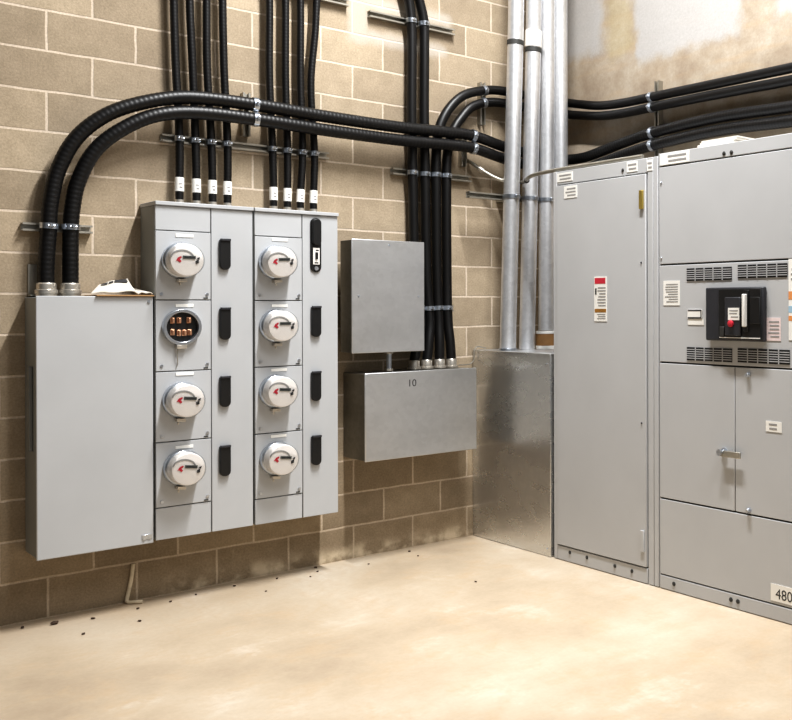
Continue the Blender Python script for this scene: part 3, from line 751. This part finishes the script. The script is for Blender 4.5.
MB().box(FX-.030, FX-.018, -2.455, -2.318, .780, .812).build('latch_arm', 'strut', lt, .003)
for z in (1.208, .522):
    MB().lathe((FX-.0005, -2.492, z), (-1, 0, 0), [(.013, 0), (.013, .012), (.009, .020)], 12).build('door_stud', 'zinc', dr)
sticker(g2, -2.075, -1.85, 2.330, 2.392, texty(2), label='long white sticker on the top rail')
# papers lying on top of the switchgear
for (y0, y1, x0, x1, z, rz, lab) in ((-2.36, -2.10, 2.53, 2.74, 2.3975, .05, 'white papers lying on top of the wide switchgear cabinet'),):
    k = MB()
    for i in range(4):
        dx = random.uniform(-.012, .012); dy = random.uniform(-.012, .012)
        k.box(x0+dx, x1+dx, y0+dy, y1+dy, z+i*.011, z+i*.011+.009)
    tag(k.build('paper_stack', 'news', None, .001), lab, 'papers')

# ------------------------------------------------------------------ left cabinet top: cardboard, leaflet
t = thing('cardboard_sheet', 'flat brown cardboard sheet lying on the left cabinet, against the meter stack', 'cardboard', (.30, -.13, 1.612))
MB().box(.155, .417, -.250, -.03, 1.6125, 1.619).build('sheet', 'card', t, .001)
def leaf(lab, corners, thick, n=10, mat='news', dark=None, sag=.0):
    m = MB(); a, b, c, d = [Vector(p) for p in corners]
    up = Vector((0, 0, thick)); vs = []
    for j in range(2):
        for i in range(n+1):
            u = i/n
            for v in range(n+1):
                w = v/n
                p = a.lerp(b, u).lerp(d.lerp(c, u), w)
                p = p+Vector((0, 0, sag*math.sin(math.pi*u)+.004*math.sin(9*u+4*w)*min(1, u*4)))
                vs.append(p+up*j)
    q = (n+1)**2; fs = []
    for i in range(n):
        for v in range(n):
            k = i*(n+1)+v
            fs.append((k, k+n+1, k+n+2, k+1)); fs.append((q+k, q+k+1, q+k+n+2, q+k+n+1))
    for i in range(n):
        for k0, k1 in ((i*(n+1), (i+1)*(n+1)), ((i+1)*(n+1)+n, i*(n+1)+n)): fs.append((k0, q+k0, q+k1, k1))
        for k0, k1 in ((i+1, i), (n*(n+1)+i, n*(n+1)+i+1)): fs.append((k0, q+k0, q+k1, k1))
    m.add(vs, fs)
    return m
o = thing('folded_newspaper', 'folded newspaper with dark heading on the left cabinet, tilted upwards', 'newspaper', (.25, -.13, 1.62))
leaf('', [(.135, -.235, 1.624), (.330, -.245, 1.634), (.335, -.10, 1.70), (.215, -.06, 1.668)], .005, sag=.004).build('page', 'news', o)
hd = MB(); A = Vector((.135, -.235, 1.6305)); B = Vector((.330, -.245, 1.6405)); C = Vector((.335, -.10, 1.7065)); D = Vector((.215, -.06, 1.6745))
def PP(u, w, k): 
    p = A.lerp(B, u).lerp(D.lerp(C, u), w); n = (B-A).cross(D-A).normalized(); return p+n*(.004+k)+Vector((0, 0, .004*math.sin(math.pi*u)+.004*math.sin(9*u+4*w)*min(1, u*4)))*.7
for u0, u1, w0, w1 in ((.12, .32, .72, .84), (.36, .5, .72, .84), (.54, .94, .68, .90)):
    hd.add([PP(u0, w0, .002), PP(u1, w0, .002), PP(u1, w1, .002), PP(u0, w1, .002), PP(u0, w0, 0), PP(u1, w0, 0), PP(u1, w1, 0), PP(u0, w1, 0)], [(0, 1, 2, 3), (7, 6, 5, 4), (0, 4, 5, 1), (1, 5, 6, 2), (2, 6, 7, 3), (3, 7, 4, 0)])
hd.build('heading', 'inkd', o, smooth=False)
o = thing('paper_sheet', 'crumpled paper sheet on the cardboard beside the meter stack side', 'paper', (.37, -.13, 1.62))
leaf('', [(.345, -.235, 1.622), (.412, -.245, 1.621), (.412, -.05, 1.624), (.348, -.06, 1.655)], .004, sag=.01).build('page', 'news', o)
o = thing('metal_bracket', 'small upright metal tab on the wall behind the big conduits, above the left cabinet', 'metal bracket', (-.095, -.01, 1.615))
MB().box(-.085, -.045, -.012, -.001, 1.614, 1.77).build('plate', 'strut', o, .002)
MB().box(-.085, -.045, -.06, -.0125, 1.6125, 1.62).build('foot', 'strut', o, .002)

# ------------------------------------------------------------------ floor bits
kp = MB().sphere((0, 0, .0), .0075, 8, (1.3, .9, .6), .25).build('pebble', 'dirt')
tag(kp, 'small dark crumb of debris lying on the cream floor', 'debris', 'dark crumbs on the floor')
spots = [(-.005, -.145, 1.9), (-.13, -.10, 1.2), (.15, -.19, 1.1), (.36, -.17, 1.0), (.30, -.40, 1.0), (.52, -.16, .9), (.66, -.12, .8), (.87, -.10, .9), (1.10, -.12, .9), (1.36, -.05, 1.1), (1.33, -.14, .8), (1.25, -.22, .7),
         (1.95, -.10, 1.0), (1.93, -.24, .8), (1.62, -.20, .7), (.05, -.42, 1.0), (1.85, -1.0, .8), (.95, -.33, .7)]
for i, (x, y, s) in enumerate(spots):
    o = kp if i == 0 else kp.copy()
    if i: COL.objects.link(o)
    o.location = (x, y, (.0042)*s); o.scale = (s, s, s); o.rotation_euler = (0, 0, i*1.3)
md = MB().tube([(.385, -.012, .20), (.375, -.012, .12), (.360, -.014, .05), (.350, -.03, .012), (.385, -.065, .010), (.41, -.08, .009)], .010, .012, 8).build('mortar_dribble', 'mortar')
tag(md, 'pale dried mortar dribble at the foot of the block wall under the left cabinet', 'mortar')

# ------------------------------------------------------------------ camera
cam = bpy.data.cameras.new('camera'); co = bpy.data.objects.new('camera', cam); COL.objects.link(co)
Fpx, CX, CY = 994.367, 694.25, 306.59
cam.sensor_fit = 'HORIZONTAL'; cam.sensor_width = 36; cam.lens = Fpx/792*36
cam.shift_x = (396-CX)/792; cam.shift_y = (CY-360)/792
yaw, roll = .79811, -.00247
fw = Vector((math.sin(yaw), math.cos(yaw), 0)); rt = Vector((math.cos(yaw), -math.sin(yaw), 0)); upv = rt.cross(fw)
r2 = rt*math.cos(roll)+upv*math.sin(roll); u2 = -rt*math.sin(roll)+upv*math.cos(roll)
co.matrix_world = Matrix(((r2.x, u2.x, -fw.x, -1.3059), (r2.y, u2.y, -fw.y, -5.8054), (r2.z, u2.z, -fw.z, 1.5528), (0, 0, 0, 1)))
cam.clip_start = .05
S.camera = co

# ------------------------------------------------------------------ light
def area(name, loc, target, sx, sy, power, col=(1, 1, 1), spread=180):
    l = bpy.data.lights.new(name, 'AREA'); l.shape = 'RECTANGLE'; l.size = sx; l.size_y = sy; l.energy = power; l.spread = math.radians(spread); l.color = col
    o = bpy.data.objects.new(name, l); COL.objects.link(o); o.location = loc
    o.rotation_euler = (Vector(target)-Vector(loc)).to_track_quat('-Z', 'Y').to_euler()
    return o
area('ceiling_or_fill_lamp', (1.5, -2.3, 5.6), (1.5, -1.7, 0), .16, 1.7, 235, (1, 1, 1), 140)
area('ceiling_or_fill_lamp', (1.5, -5.6, 5.6), (1.5, -4.0, 0), .16, 2.0, 85, (1, 1, 1), 140)  # second lamp added as fill, further from the block wall
w = bpy.data.worlds.new('world'); S.world = w; w.use_nodes = True
bg = w.node_tree.nodes['Background']; 
nt = w.node_tree; tc = nt.nodes.new('ShaderNodeTexCoord'); sp = nt.nodes.new('ShaderNodeSeparateXYZ'); lk(nt, tc.outputs['Generated'], sp.inputs[0])
# the rest of the room: dim towards the left, lighter towards the open side and the ceiling
k = mth(nt, 'ADD', mth(nt, 'MULTIPLY', sp.outputs[0], .35), mth(nt, 'MULTIPLY', sp.outputs[1], -.45)); k = mth(nt, 'ADD', k, mth(nt, 'MULTIPLY', sp.outputs[2], .35))
lk(nt, ramp(nt, mth(nt, 'ADD', k, .4), [(0, (.03, .03, .03, 1)), (.35, (.06, .06, .06, 1)), (.7, (.75, .76, .78, 1)), (1, (1, 1, 1, 1))]), bg.inputs[0])
bg.inputs[1].default_value = .3
